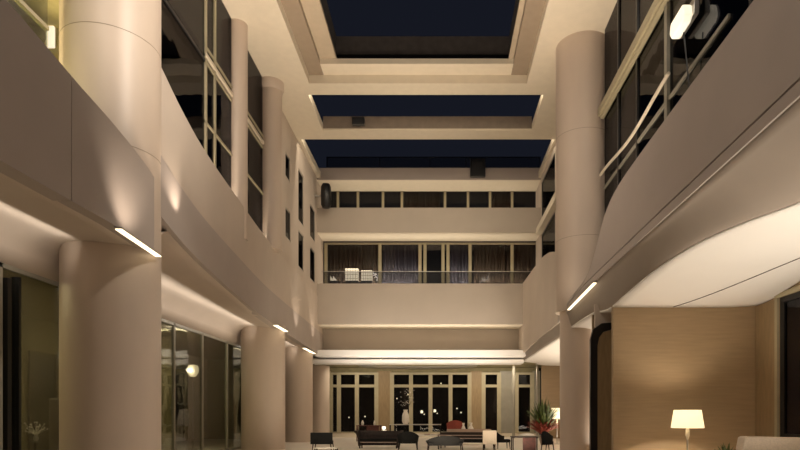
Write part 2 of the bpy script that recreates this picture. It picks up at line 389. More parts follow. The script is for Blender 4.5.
# wood wall, lounge side wall with its window
st(MB().box(4.83, 9.2, 16.72, 16.9, 0, 4.95).build('wall_back', 'wood'))
slot_wall('wall_right', 8.82, .2, -9, 16.72, 0, 5.6, [(10.0, 15.6, 1.0, 3.06+E)], 'wood')
st(MB().box(8.78, 8.82, 15.72, 16.7, 0, 4.62).build('wall_right', 'woodpier'))
st(MB().box(8.76, 8.82, 15.6, 15.72, .9, 4.74).box(8.76, 8.82, 9.9, 15.6, 4.64, 4.76).box(8.74, 8.82, 9.9, 15.7, .9, 1.0).build('trim_9', 'frame'))
window(50, [(8.84, 8.94, 15.42, 15.6, 1.0, 4.64), (8.84, 8.94, 10, 10.15, 1.0, 4.64), (8.84, 8.94, 10.15, 15.42, 4.5, 4.64), (8.84, 8.94, 10.15, 15.42, 1.0, 1.12), (8.86, 8.92, 13.0, 13.1, 1.12, 4.5)],
       [(8.88, 8.9, 10.15, 13.0, 1.12, 4.5), (8.88, 8.9, 13.1, 15.42, 1.12, 4.5)], 'black', 'glassdark')
st(MB().box(12, 12.1, 6, 17.5, 0, 5.6).build('wall_garden', 'darkbrown'))
# far right side of the hall
st(MB().box(9.0, 9.2, 16.9, 41, 0, 5.2).build('wall_right', 'wood'))
st(MB().box(6.95, 9.2, 41.0, 41.2, 0, 5.0).build('wall_back', 'wood'))
# dark arched recess between round column and wood wall
arch = [(4.98, 0), (5.75, 0), (5.75, 4.9), (5.35, 4.9)]
for i in range(9): a = math.pi/2*i/8; arch.append((5.42-.42*math.sin(a)+.0, 4.25+.42*math.cos(a)))
st(MB().box(4.98, 6.6, 19.6, 19.7, 0, 5.05).build('wall_back', 'woodpier'))
st(MB().prism([(4.57, 0), (4.78, 0), (4.78, 3.7), (4.83, 3.95), (4.95, 4.12), (5.3, 4.22), (5.3, 4.42), (4.9, 4.38), (4.65, 4.2), (4.57, 3.9)], 18.2, 18.35).build('trim_10', 'black'))
st(MB().box(4.75, 6.5, 18.4, 18.5, 4.3, 5.0).build('trim_11', 'plaster'))

# upper right: glazed wall, slab edge, rails
side_glazing(52, 6.3, 0, [-2, 6, 12, 19.0, 21.0, 22.9], [5.4+E, 11.3+E, 14.7+E], 'black', 'glassdark')
st(MB().box(6.2, 6.36, 16.4, 16.6, 5.4+E, 11.4+E).build('trim_21', 'greyframe'))
st(MB().box(6.24, 6.3, 13, 22.9, 8.6+E, 8.7+E).build('trim_22', 'greyframe'))
st(MB().box(6.1, 6.36, -2, 22.9, 11.3+E, 11.42+E).box(6.02, 6.14, -2, 22.9, 11.38+E, 11.66+E).build('trim_12', 'frame'))
st(MB().tube([(6.1, y, 9.0+E+.12*math.sin(y*.9)) for y in frange(16, 22.8, .4)], .05, 8).build('trim_13', 'cream'))
st(MB().box(8.4, 8.5, -9, 23.4, 5.2+E, H).build('wall_room', 'dark'))
st(MB().box(5.0, 8.4, -9, 16, 5.0+E, 5.1+E).build('floor', 'darkbrown'))
# right upper wall beyond the column
holes = [(27.0, 32.0, 11.95+E, 14.3+E), (32.6, 37.0, 11.95+E, 14.3+E), (27.0, 32.0, 8.2+E, 11.1+E), (32.6, 37.0, 8.2+E, 11.1+E)]
slot_wall('wall_right', 6.25, .3, 24.6, 39.2, 6+E, 14.7+E, holes, 'plaster')
st(MB().box(5.95, 6.25, 25, 37.2, 11.15+E, 11.55+E).build('trim_14', 'cream'))
k = 60
for h in holes:
    window(k, [(6.28, 6.34, h[0], h[0]+.1, h[2], h[3]), (6.28, 6.34, h[1]-.1, h[1], h[2], h[3]), (6.28, 6.34, h[0], h[1], h[3]-.1, h[3]), (6.28, 6.34, h[0], h[1], h[2], h[2]+.1)],
           [(6.30, 6.32, h[0]+.1, h[1]-.1, h[2]+.1, h[3]-.1)], 'black', 'glassdark'); k += 1
st(MB().box(8.4, 8.5, 23.4, 39, 5.2+E, H).build('wall_room', 'dark'))
st(MB().box(5.4, 6.25, 24.6, 37.2, 7.0+E, 7.1+E).build('ceiling', 'plaster'))

# ------------------------------------------------------------------ back facade
X0, X1, YF, YW = -7.9, 6.6, 37.2, 39.0
def slab(z0, z1, ztop, m='backplaster', yf=YF):
    o = empty('balcony', (0, yf, z0+E)); o['kind'] = 'structure'
    MB().box(X0, X1, 0, YW-yf, 0, .25).build('soffit', 'cream', o)
    MB().box(X0, X1, -.03, .15, .02, ztop-z0).build('parapet', m, o, bevel=.02)
    return o
st(slab(14.55, 0, 15.32, 'fascia'))
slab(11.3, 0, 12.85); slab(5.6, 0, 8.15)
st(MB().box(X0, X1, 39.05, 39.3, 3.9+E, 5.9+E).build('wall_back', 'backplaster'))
st(MB().box(-16, 14, 41.2, 41.4, 5.9+E, 17.2).build('wall_back', 'dark'))
st(MB().box(X0, X1, 39.1, 41.3, 8.0+E-.4, 8.2+E-.4).box(X0, X1, 39.1, 41.3, 11.3+E, 11.5+E).build('floor', 'darkbrown'))
# white ledges above the shop fronts
st(MB().box(-7.7, 5.3, 37.0, 39.1, 3.62+E, 4.02+E).build('trim_15', 'white', bevel=.03))
st(MB().box(-8.2, 5.3, 37.9, 39.3, 3.28+E, 3.52+E).box(-8.2, 5.3, 38.5, 39.3, 3.5+E, 3.64+E).build('trim_16', 'white', bevel=.03))
st(MB().box(-9.6, 9.2, 39.3, 43.2, 3.38+E, 3.5+E).build('ceiling', 'olive'))
rows = []
for i in range(25):
    x = -5.5+8.0*i/24; rows.append([(x, y, 3.34+E-.16*math.sin(math.pi*i/24)**.5) for y in (39.4, 40.4, 41.4)])
st(MB().grid(rows).build('trim_17', 'greyframe', smooth=True, solid=.05))

def px2x(x, Y): return (x-440)*Y/600
def px2z(y, Y): return E+(415-y)*Y/600
# top dark glazing, floor 3 glazing, floor 2 glazing
def back_window(n, xs, y, ytop, ybot, fm, gm, mull=.12, fr_top=.1, transom=None):
    z0, z1 = px2z(ybot, y), px2z(ytop, y)
    X = [px2x(v, y) for v in xs]; fr = [(X[0], X[-1], y-.05, y+.05, z1-fr_top, z1), (X[0], X[-1], y-.05, y+.05, z0, z0+fr_top)]
    if transom: t = px2z(transom, y); fr.append((X[0], X[-1], y-.05, y+.05, t-.08, t+.08))
    for v in X: fr.append((v-mull/2, v+mull/2, y-.06, y+.06, z0, z1))
    pn = [(X[i]+mull/2, X[i+1]-mull/2, y-.01, y+.01, z0+fr_top, z1-fr_top) for i in range(len(X)-1)]
    return window(n, fr, pn, fm, gm)
back_window(70, [327, 380, 430, 466, 478, 540], 39.2, 157, 172, 'black', 'rail', .05, .03)
back_window(71, [326, 338, 358, 383, 402, 445, 468, 490, 512, 540], 39.2, 190, 222, 'frame', 'glassback', .16)
back_window(72, [326, 380, 420, 425, 443, 448, 470, 512, 540], 39.2, 243, 300, 'frame', 'glassback', .2)
# curtains and dusk blinds behind floor 2 glass
def curtain(x0, x1, y0, y1, Y, m='curtain'):
    X = [px2x(v, Y) for v in (x0, x1)]; Z = [px2z(v, Y) for v in (y1, y0)]; rows = []
    nn = int((X[1]-X[0])/.06)+2
    for i in range(nn):
        x = X[0]+(X[1]-X[0])*i/(nn-1); d = .07*math.sin(i*1.7)+.03*math.sin(i*.7); rows.append([(x, Y+d, Z[0]), (x+.01, Y+d*.7, Z[1])])
    return MB().grid(rows).build('curtain', m, smooth=True, solid=.01)
G = 'curtains behind the balcony windows'
for i, (a, b, c, d, m, lab) in enumerate([(328, 352, 243, 290, 'curtain', 'brown curtain behind the lower balcony windows, leftmost'),
        (352, 378, 243, 290, 'curtain', 'brown curtain drawn behind the bright balcony boxes'),
        (383, 419, 243, 290, 'duskpane', 'grey blue blind in the broad middle balcony window'),
        (450, 469, 243, 290, 'duskpane', 'grey blue blind right of the paired pale mullions'),
        (474, 505, 243, 290, 'curtain', 'brown curtain at the right end of lower balcony windows'),
        (506, 538, 243, 290, 'curtain', 'brown curtain in the rightmost lower balcony window'),
        (404, 440, 190, 241.2, 'curtain', 'dark curtain in the upper balcony band, middle'),
        (492, 511, 190, 241.2, 'curtain', 'dark curtain in the upper balcony band, right')]):
    tag(curtain(a, b, c, d, 39.7, m), lab, 'curtain', G)
strip('curtain_fill', (-7.2, 39.33, 9.6), (6.0, 39.33, 9.6), (0, .3, 1), .05, 380, YEL)  # unseen strips added between glass and curtains to brighten them
strip('curtain_fill', (-7.2, 39.33, 14.3), (6.0, 39.33, 14.3), (0, .3, 1), .05, 220, YEL)
# glass railing on the lower balcony
o = empty('railing', (0, 37.5, 8.15+E), 'glass railing with steel rail along the lower back balcony', 'railing')
MB().box(-7.3, 6.1, -.01, .01, 0.02, .80).build('glass_panel', 'rail', o)
MB().tube([(-7.4, 0, .82), (6.2, 0, .82)], .02, 8).build('handrail', 'steel', o)
mb = MB().box(-7.4, 6.2, -.04, .04, 0, .05).build('base_rail', 'black', o)

# ------------------------------------------------------------------ ground floor shop front, Y = 43
YS = 43.0
st(MB().box(-9.5, 7.1, YS+.12, YS+.3, px2z(372, YS), 5.2).build('wall_back', 'olive'))
st(MB().box(-9.5, 7.1, YS-.05, YS+.3, 0, .3).build('baseboard_back', 'cream'))
for a, b, m in ((377, 391, 'woodpier'), (470.5, 482, 'woodpier'), (500, 513, 'greyframe'), (533, 540, 'greyframe'), (311, 330.5, 'woodpier')):
    st(MB().box(px2x(a, YS), px2x(b, YS), YS-.08, YS+.12, .3, px2z(371, YS)).build('wall_back', m, bevel=.01))
def front(n, xs, top=372.5, tr=386, gm='glassfront', fm='frame', mull=.28):
    z0, z1, t = .3, px2z(top, YS), px2z(tr, YS); X = [px2x(v, YS) for v in xs]; y = YS
    fr = [(X[0], X[-1], y-.08, y+.08, z1-.16, z1), (X[0], X[-1], y-.08, y+.08, t-.1, t+.1), (X[0], X[-1], y-.08, y+.08, z0, z0+.1)]
    for v in X: fr.append((v-mull/2, v+mull/2, y-.1, y+.1, z0, z1))
    pn = []
    for i in range(len(X)-1):
        pn += [(X[i]+mull/2, X[i+1]-mull/2, y-.01, y+.01, z0+.1, t-.1), (X[i]+mull/2, X[i+1]-mull/2, y-.01, y+.01, t+.1, z1-.16)]
    return window(n, fr, pn, fm, gm)
front(73, [331, 339, 357, 376.5]); front(74, [392, 411, 430.5, 450.5, 469.5]); front(75, [483.5, 499]); front(76, [516.5, 532])
st(MB().lathe([(.11, 0), (.11, 5)], (px2x(513.6, 41.5), 41.5, 0), 20).build('trim_18', 'greyframe', smooth=True))
st(MB().lathe([(.07, 0), (.07, 5)], (px2x(537, 40.8), 40.8, 0), 20).build('trim_19', 'steel', smooth=True))
# garden terrace beyond the glass
st(MB().box(-10, 10, 49, 49.2, 0, 6).build('wall_garden', 'dark'))
TL = [(397, 398, 45, 'tiny light reflection glowing left of the tall branch vase'), (408, 394, 45.5, 'small high light reflection behind the branches of the tall vase'),
      (422, 412, 44.6, 'bright chandelier reflection just left of the middle window mullion'), (435, 411, 44.6, 'bright chandelier reflection just right of the middle window mullion'),
      (457, 408, 45.4, 'upper of two small light reflections behind the red armchair'), (461, 412, 44.8, 'lower of two small light reflections behind the red armchair'),
      (349, 417, 45.2, 'small light reflection in the leftmost window bay'), (365, 416, 44.7, 'small light reflection in the window pane beside the left wood pier'),
      (441, 383, 45.6, 'tiny light reflection high in the middle transom window')]
for i, (x, y, Y, lab) in enumerate(TL):  # light reflections in the glass, built as small glowing globes on stakes
    o = empty('light_reflection', (px2x(x, Y), Y, px2z(y, Y)-.1), lab, 'reflection', 'light reflections in the back glass')
    s = 1.3 if Y == 44.6 else .7
    MB().lathe([(.0, 0), (.05*s, .03), (.07*s, .1*s), (.04*s, .16*s), (0, .18*s)], n=10).build('globe', 'glow', o, smooth=True)
    if s > 1:
        for k in range(3): MB().lathe([(0, 0), (.05, .04), (0, .1)], (.16*math.cos(k*2.1), .1*math.sin(k*2.1), .12*(k-1)), 8).build('globe', 'glow', o, smooth=True)
    MB().tube([(0, 0, .0), (0, 0, -(px2z(y, Y)-.1))], .015, 6).build('stake', 'black', o)

# ------------------------------------------------------------------ columns
def column(x, y, r, z0, z1, label, group, rings=(), cap=False, m='colplaster'):
    o = empty('column', (x, y, z0), label, 'column', group)
    for h in rings: MB().lathe([(r-.01, h-z0-.008), (r+.003, h-z0-.008), (r+.003, h-z0+.008), (r-.01, h-z0+.008)], n=64).build('joint_ring', 'taupe', o)
    prof = [(r, 0), (r, z1-z0)]; MB().lathe(prof, n=64).build('shaft', m, o, smooth=True)
    if cap: MB().lathe([(r+.01, z1-z0-.4), (r+.08, z1-z0-.3), (r+.08, z1-z0)], n=64).build('capital', m, o, smooth=True)
    return o
GC = 'tall beige columns'
column(-8.2, 15.0, 1.12, 0, H, 'widest beige round column in the left foreground behind the curved fascia', GC, (9.1+E, 6.4+E))
column(-8.3, 28.2, 1.0, 0, 4.2+E, 'thick round column carrying the left balcony, second from the camera', GC)
column(-8.5, 36, .85, 0, 4.1+E, 'round column in the left row, third from the camera', GC)
column(-8.3, 41, .74, 0, 4.95, 'farthest round column of the left row, beside the back windows', GC)
column(-7.62, 22.6, .36, 6.6+E, H, 'slim round upper column in front of the left dark glazing', GC, cap=False)
column(-7.5, 26.6, .49, 7.3+E, H, 'round upper column on the left parapet with a flared cap', GC, cap=True)
column(5.72, 24, 1.07, 4.1+E, H, 'big round upper column at the right reaching the roof soffit', GC, (11.0+E, 6.9+E), cap=False)
column(5.42, 24, .62, 0, 4.15+E, 'round column under the right balcony beside the wood wall', GC)

# ------------------------------------------------------------------ small lights at the balcony lips
def lip_light(a, b, name_label, w=.09):
    a, b = Vector(a), Vector(b); d = b-a
    o = empty('strip_light', a, name_label, 'light', 'slim lights under the balcony edges')
    L = d.length; ang = math.atan2(d.y, d.x); o.rotation_euler = (0, 0, ang)
    MB().box(0, L, -w/2, w/2, 0, .03).build('housing', 'steel', o, bevel=.005)
    MB().box(.03, L-.03, -w/2+.012, w/2-.012, -.02, 0).build('diffuser', 'strip', o, bevel=.005)
lip_light((-6.82, 12.7, 3.95+E), (-7.0, 14.95, 3.95+E), 'slim lit strip under the fascia at the widest left column', .16)
lip_light((-7.2, 26.2, 3.93+E), (-7.22, 28.2, 3.9+E), 'slim lit strip under the left balcony edge at the second column', .2)
lip_light((-7.6, 33.5, 3.74+E), (-7.65, 36.5, 3.74+E), 'slim lit strip under the left balcony edge at the third column', .2)
lip_light((4.80, 22.4, 3.93+E), (4.6, 17.8, 3.93+E), 'slim lit strip under the right fascia by the round column', .12)
spot('scallop', (-6.0, 12.9, 3.6+E), (-6.9, 13.3, 5.6+E), 170, 85, 1)
spot('scallop', (-6.75, 16.5, 5.2+E), (-7.2, 15.6, 7.4+E), 170, 80, 1)
spot('scallop', (-6.8, 30.8, 4.0+E), (-7.4, 31.1, 7+E), 120, 80, 1)
spot('scallop', (-6.8, 35.4, 4.0+E), (-7.5, 35.6, 7+E), 120, 80, 1)
spot('scallop', (4.3, 21.6, 4.1+E), (5.2, 23.0, 6+E), 60, 90, 1)

# ------------------------------------------------------------------ wall fixtures
o = empty('wall_lamp', (6.0, 14.9, 9.75+E), 'white oblong glowing lamp mounted high on the right glazing', 'lamp')
MB().prism([(-.45, -.1), (-.33, -.22), (.33, -.22), (.45, -.05), (.38, .2), (-.38, .2)], -.14, .1, 'x').build('diffuser', 'fixture', o, bevel=.05)
MB().box(.1, .22, -.5, .5, -.1, .3).build('bracket', 'steel', o, bevel=.01)
MB().tube([(.05, 0, -.25), (.2, -.1, -2.2)], .02, 6).build('conduit', 'black', o)

o = empty('wall_speaker', (px2x(326, 36.6), 36.6, px2z(196, 36.6)), 'dark rounded speaker on the left wall at the upper balcony', 'speaker')
MB().lathe([(0, -.75), (.22, -.72), (.3, -.55), (.32, 0), (.3, .55), (.22, .72), (0, .75)], n=24).build('body', 'black', o, smooth=True)
MB().box(-.75, -.2, -.06, .06, -.06, .06).build('bracket', 'steel', o)
o = empty('flood_light', (5.15, 16.4, 5.86+E), 'small black floodlight standing on the right balcony edge', 'floodlight')
MB().box(-.18, .18, -.2, .15, .12, .5).build('housing', 'black', o, bevel=.03)
MB().box(-.06, .06, -.06, .06, 0, .14).build('bracket', 'black', o)
MB().box(-.14, .14, -.22, -.19, .16, .46).build('lens', 'dark', o)
st(MB().box(4.9, 6.3, -9, 16.3, 5.74+E, 5.86+E).build('floor', 'darkbrown'))
for (x, y, s, lab) in ((359, 125, .42, 'small black box on the middle roof beam'), (477.5, 169, .62, 'square black box fixed on the top back parapet')):
    Y = 30.97 if y < 140 else 37.22
    o = empty('flood_light', (px2x(x, Y), Y-.1, px2z(y+(2.5 if y < 140 else 9.5), Y)), lab, 'floodlight', 'black boxes on the beams')
    MB().box(-s*.75, s*.75, -.25, .0, 0, s*(.9 if y < 140 else 1.8)).build('housing', 'black', o, bevel=.03)
    MB().box(-s*.55, s*.55, -.27, -.24, .1, s*(.7 if y < 140 else 1.5)).build('lens', 'dark', o, bevel=.01)
    MB().box(-.05, .05, -.02, .12, .05, .2).build('bracket', 'black', o)

o = empty('wall_sconce', (-10.3, 15.95, 10.0+E), 'glowing upright wall light in the yellow room at top left', 'lamp')
MB().box(-.1, .1, -.12, -.03, -.28, .28).build('diffuser', 'fixture', o, bevel=.02)
MB().box(-.07, .07, -.03, .04, -.2, .2).build('bracket', 'steel', o)
# bright reflections on the lower balcony, built as glowing boxes
for (x, w_, h_, lab) in ((334, 7, 5, 'small bright folded screen at the left end of the lower balcony'),
                         (352, 13, 12, 'larger white reflection on the lower balcony, built as a glowing lattice box'), (367, 11, 10, 'smaller white reflection beside the larger one, built as a glowing lattice box')):
    Y = 38.2; o = empty('glow_box', (px2x(x, Y), Y, 7.6+E), lab, 'reflection', 'glowing boxes on the lower balcony')
    zb = px2z(281, Y)-(7.6+E); ww = w_*Y/600; hh = h_*Y/600
    if w_ == 7:
        MB().prism([(-ww/2, zb), (ww/2, zb), (-ww*.1, zb+hh), (-ww*.2, zb+.1), (-ww/2, zb+hh)], -.03, .03).build('panel', 'fixture', o)
    else:
        MB().box(-ww/2, ww/2, -.15, .15, zb, zb+hh).build('diffuser', 'fixture', o)
        mb = MB()
        for i in range(6):
            xx = -ww/2+ww*i/5; mb.box(xx-.012, xx+.012, -.17, -.15, zb, zb+hh)
        for i in range(3): zz = zb+hh*(i+.5)/3; mb.box(-ww/2, ww/2, -.17, -.15, zz-.012, zz+.012)
        mb.build('lattice', 'frame', o)
    MB().box(-ww/2, ww/2, -.12, .12, 0, zb).build('stand', 'black', o)

# pendant over the back hall
o = empty('downlight', (px2x(381, 38), 38, px2z(361, 38)), 'small bright spotlight hanging under the white back ledge', 'light')
MB().lathe([(.0, -.1), (.09, -.08), (.1, .02), (.04, .12), (0, .12)], n=16).build('bulb', 'glow', o, smooth=True)
MB().tube([(0, 0, .1), (0, 0, .2)], .02, 6).build('stem', 'steel', o)

# ------------------------------------------------------------------ lounge: floor lamp, sofa
def lamp(x, y, ztop, wb, wt, hh, label, base_z=0, power=60):
    o = empty('floor_lamp', (x, y, base_z), label, 'lamp')
    zt = ztop-base_z; zb = zt-hh
    sh = MB(); nn = 48; v = []; f = []
    for (r, z) in ((wb/2, zb), (wt/2, zt)):
        for k in range(nn):
            a = 2*math.pi*k/nn; v.append((r*math.cos(a), r*math.sin(a), z))
    sh.add(v, [(k, (k+1) % nn, nn+(k+1) % nn, nn+k) for k in range(nn)])
    sh.build('lamp_shade', 'shade', o, smooth=True, solid=.008)
    MB().lathe([(.0, zb-.02), (.035, zb), (.05, zb-.0), (.055, zb+.02), (.03, zb+.1)], n=16).build('socket', 'cream', o, smooth=True)
    MB().tube([(0, 0, .03), (0, 0, zb-.28)], .022, 12).build('pole', 'steel', o, smooth=True)
    MB().lathe([(.022, zb-.3), (.05, zb-.2), (.045, zb-.05), (.03, zb)], n=16).build('neck', 'cream', o, smooth=True)
    MB().lathe([(.2, 0), (.2, .02), (.03, .04)], n=32).build('base', 'steel', o, smooth=True)
    MB().lathe([(0, zb+hh*.35), (.05, zb+hh*.42), (.06, zb+hh*.55), (.03, zb+hh*.7), (0, zb+hh*.72)], n=16).build('bulb', 'glow', o, smooth=True)
    point('lamp_bulb', (x, y, ztop-hh*.5), power, WARM, .08)
    return o
lamp(px2x(687.5, 15.4), 15.4, px2z(410, 15.4), .80, .66, .46, 'lit floor lamp with cream tapered shade against the wood wall', 0, 380)
# sofa seen over its top, right corner
o = empty('sofa', (7.62, 13.6, 0), 'pale cream high backed sofa in the right corner under the dark window', 'sofa', rz=R(2))
zs = px2z(437.5, 13.2)
pr = [(-1.02, .35), (1.1, .35), (1.1, zs-.02), (-.98, zs+.03), (-1.03, zs), (-1.08, zs-.25)]
MB().prism(pr, -.55, -.25).build('backrest', 'creamfabric', o, bevel=.03)
MB().box(-1.0, 1.0, -.25, .7, .35, .5).build('seat', 'creamfabric', o, bevel=.05)
MB().box(-1.08, -.95, -.25, .7, .3, .72).build('armrest', 'creamfabric', o, bevel=.04)
for a in (-.95, .9):
    for b in (-.5, .6): MB().box(a, a+.06, b, b+.06, 0, .36).build('leg', 'darkwood', o)
# small green plant between lamp and sofa
def plant(x, y, z, name, label, pot_h, hgt, spread, nleaf, m='leaf', m2=None, lo=0):
    o = empty(name, (x, y, z), label, 'plant')
    MB().lathe([(.12, 0), (.2, pot_h*.6), (.17, pot_h), (.14, pot_h), (.13, pot_h-.03)], n=24).build('pot', 'pinkstone', o, smooth=True)
    for mm, cnt, h0, h1 in ((m, nleaf, 0, 1),)+(((m2, nleaf, -.1, .35),) if m2 else ()):
        mb = MB()
        for i in range(cnt):
            a = random.uniform(0, 6.283); el = random.uniform(.15, 1); L = hgt*random.uniform(.6, 1)
            if mm == m2: L = hgt*random.uniform(.3, .55)
            pts = []; W = random.uniform(.035, .06)*(1.6 if mm == m2 else 1)
            for j in range(6):
                u = j/5; rr = spread*el*u; zz = pot_h+L*(u*(1.25-.55*el*u))
                pts.append(((rr*math.cos(a), rr*math.sin(a), zz), W*math.sin(math.pi*min(1, .1+u*.9))+.004))
            rows = [[(p[0]-math.sin(a)*ww, p[1]+math.cos(a)*ww, p[2]) , (p[0], p[1], p[2]-.012), (p[0]+math.sin(a)*ww, p[1]-math.cos(a)*ww, p[2])] for p, ww in pts]
            mb.grid(rows)
        mb.build('foliage' if mm == m else 'bloom', mm, o, solid=.004)
    return o
plant(px2x(727, 14.6), 14.6, 0, 'potted_plant', 'small green potted plant between the lamp and the cream sofa', .35, .55, .35, 40)
# far right: plant with red leaves, glowing table lamp
plant(px2x(543, 32), 32, 0, 'potted_plant', 'leafy green plant above red blooms beside the right column', .5, 1.9, 1.0, 170, m2='redleaf')
lamp(px2x(557, 33), 33, px2z(408, 33), .85, .6, .6, 'glowing floor lamp half hidden behind the right column', 0, 60)
# lamp reflection in the left shop glass, built as a glowing globe
o = empty('globe_reflection', (px2x(193, 28), 28, 0), 'reflection of a lamp in the left shop glass, built as a glowing globe', 'lamp')
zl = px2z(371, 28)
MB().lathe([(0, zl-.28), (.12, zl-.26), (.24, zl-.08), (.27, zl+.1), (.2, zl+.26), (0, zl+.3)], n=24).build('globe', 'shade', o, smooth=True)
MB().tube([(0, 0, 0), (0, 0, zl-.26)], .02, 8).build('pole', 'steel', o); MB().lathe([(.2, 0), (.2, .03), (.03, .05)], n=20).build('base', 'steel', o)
point('globe_glow', (px2x(193, 28), 27.6, zl), 18)  # added point light around the globe that stands in for the reflection
# shop doorways, cabinet and bouquet behind the near left glass
def dark_door(n, y0, y1, h):
    o = empty('door_%d' % n, (-15.45, y0, 0)); o['kind'] = 'structure'
    MB().box(0, .08, -.12, 0, 0, h+.12).box(0, .08, y1-y0, y1-y0+.12, 0, h+.12).box(0, .08, 0, y1-y0, h, h+.12).build('door_frame', 'darkbrown', o)
    MB().box(0, .04, 0, y1-y0, 0, h).build('door_panel', 'black', o)
dark_door(1, 22.6, 24.0, 3.9); dark_door(2, 24.6, 26.2, 4.1); dark_door(3, 20.0, 21.4, 3.9); dark_door(4, 29.5, 31.5, 4.0); dark_door(5, 34, 36, 4.0)
st(MB().box(-9.62, -9.44, 13.1, 13.22, 0, 4.6).box(-9.62, -9.44, 13.45, 13.53, 0, 4.7).build('trim_20', 'black'))
o = empty('cabinet', (-11.5, 18.1, 0), 'tall grey cabinet behind the glass left of the widest column', 'cabinet')
MB().box(-.16, .3, -.2, .2, .05, 2.1).build('body', 'greyframe', o, bevel=.01)
MB().box(-.14, .28, -.22, -.2, .1, 2.05).build('door', 'darkbrown', o, bevel=.005)
MB().box(-.12, .26, -.16, .16, 0, .06).build('plinth', 'black', o)
o = empty('bouquet', (px2x(36, 17.8), 17.8, 0), 'pale dried bouquet on a dark stand behind the near left glass', 'bouquet')
MB().lathe([(.16, 0), (.16, .03), (.04, .06), (.04, .78), (.14, .8), (.14, .82)], n=20).build('stand', 'black', o)
MB().lathe([(.05, .82), (.08, .9), (.05, 1.0), (.06, 1.04)], n=16).build('vase', 'steel', o)
mb = MB()
for i in range(26):
    a = random.uniform(0, 6.28); e = random.uniform(.05, .3); z = random.uniform(1.05, 1.4)
    mb.tube([(0, 0, 1.0), (e*math.cos(a), e*math.sin(a), z)], .006, 4).lathe([(0, -.03), (.03, 0), (0, .03)], (e*math.cos(a), e*math.sin(a), z), 6)
mb.build('flowers', 'whitecloth', o)
# ------------------------------------------------------------------ atrium furniture
def armchair(x, y, rz, w_, h_, label, m='blackleather', seat='blackleather', name='armchair', grp='armchairs in the atrium', legm='darkwood', round_=True):
    o = empty(name, (x, y, 0), label, 'chair', grp, rz)
    rows = []
    if round_:
        mb = MB(); N = 17; ring_ = []
        for i in range(N):
            a = math.pi*(-.02+1.04*i/(N-1)); hh = h_-.22*(abs(math.cos(a))**2.5)
            ox, oy = w_/2*math.cos(a), .38*math.sin(a); ix, iy = (w_/2-.09)*math.cos(a), .30*math.sin(a)
            ring_.append([(ox*.9, oy*.9, .3), (ox*1.04, oy*1.04, hh), (ix*1.04, iy*1.04, hh), (ix*.9, iy*.9, .3), (ox*.9, oy*.9, .3)])
        mb.grid(ring_); mb.add(ring_[0][:4], [(0, 1, 2, 3)]); mb.add(ring_[-1][:4], [(3, 2, 1, 0)])
        mb.build('backrest', m, o, smooth=True)
    else:
        MB().box(-w_/2, w_/2, .28, .38, .3, h_).build('backrest', m, o, bevel=.03)
    MB().box(-w_/2+.08, w_/2-.08, -.36, .28, .3, .45).build('seat', seat, o, bevel=.04)
    for a in (-1, 1):
        for b in (-.3, .26): MB().tube([(a*(w_/2-.1), b, .32), (a*(w_/2-.06), b*1.08, 0)], [.028, .016], 8).build('leg', legm, o)
    return o
# the far-left black chair (square back towards the camera)
armchair(px2x(323, 27), 27, R(180), .98, .82, 'boxy black armchair at the foot of the left columns', round_=False)
armchair(px2x(408, 27.5), 27.5, R(180), .98, .86, 'black round backed armchair right of the dark bench')
armchair(px2x(445, 25.6), 25.6, R(185), 1.6, .72, 'wide black armchair in front of the tables at centre')
armchair(px2x(489, 27), 27, R(180), .62, .92, 'cream backed chair with red seat in the centre group', 'creamfabric', 'redfab', round_=False)
armchair(px2x(502, 28.5), 28.5, R(100), .62, .84, 'dark chair just right of the cream backed chair')
armchair(px2x(549, 26), 26.4, R(150), .5, .9, 'small black chair at the right end of the red table')
# dark bench sofa with flared ends
o = empty('bench_sofa', (px2x(379, 29), 29, 0), 'long dark bench sofa with flared ends at left of the seating', 'sofa', rz=R(-2))
W2 = 1.0
pr = [(-W2+.12, .12), (W2, .12), (W2, .82), (-W2-.16, .86), (-W2-.14, .8), (-W2-.02, .72), (-W2+.08, .5)]
MB().prism(pr, .30, .38).build('backrest', 'darkwood', o, bevel=.01)
for zz in (.28, .5, .78):
    MB().box(-W2+.14, W2-.02, -.36, -.33, zz, zz+.035).build('rail', 'darkwood' if zz > .3 else 'pinkstone', o)
MB().box(-W2+.1, W2, -.35, .3, .32, .46).build('seat', 'blackleather', o, bevel=.03)
for s in (-1, 1):
    pr = [(s*(W2-.12), .12), (s*(W2-.04), .12), (s*(W2-.02), .5), (s*(W2+.06), .7), (s*(W2+.16), .8), (s*(W2+.16), .86), (s*(W2+.02), .84), (s*(W2-.1), .5)]
    MB().prism(pr, -.38, .34).build('armrest', 'darkwood', o, bevel=.01)
for a in (-W2+.12, W2-.12):
    for b in (-.33, .3): MB().box(a-.03, a+.03, b-.03, b+.03, 0, .14).build('leg', 'darkwood', o)
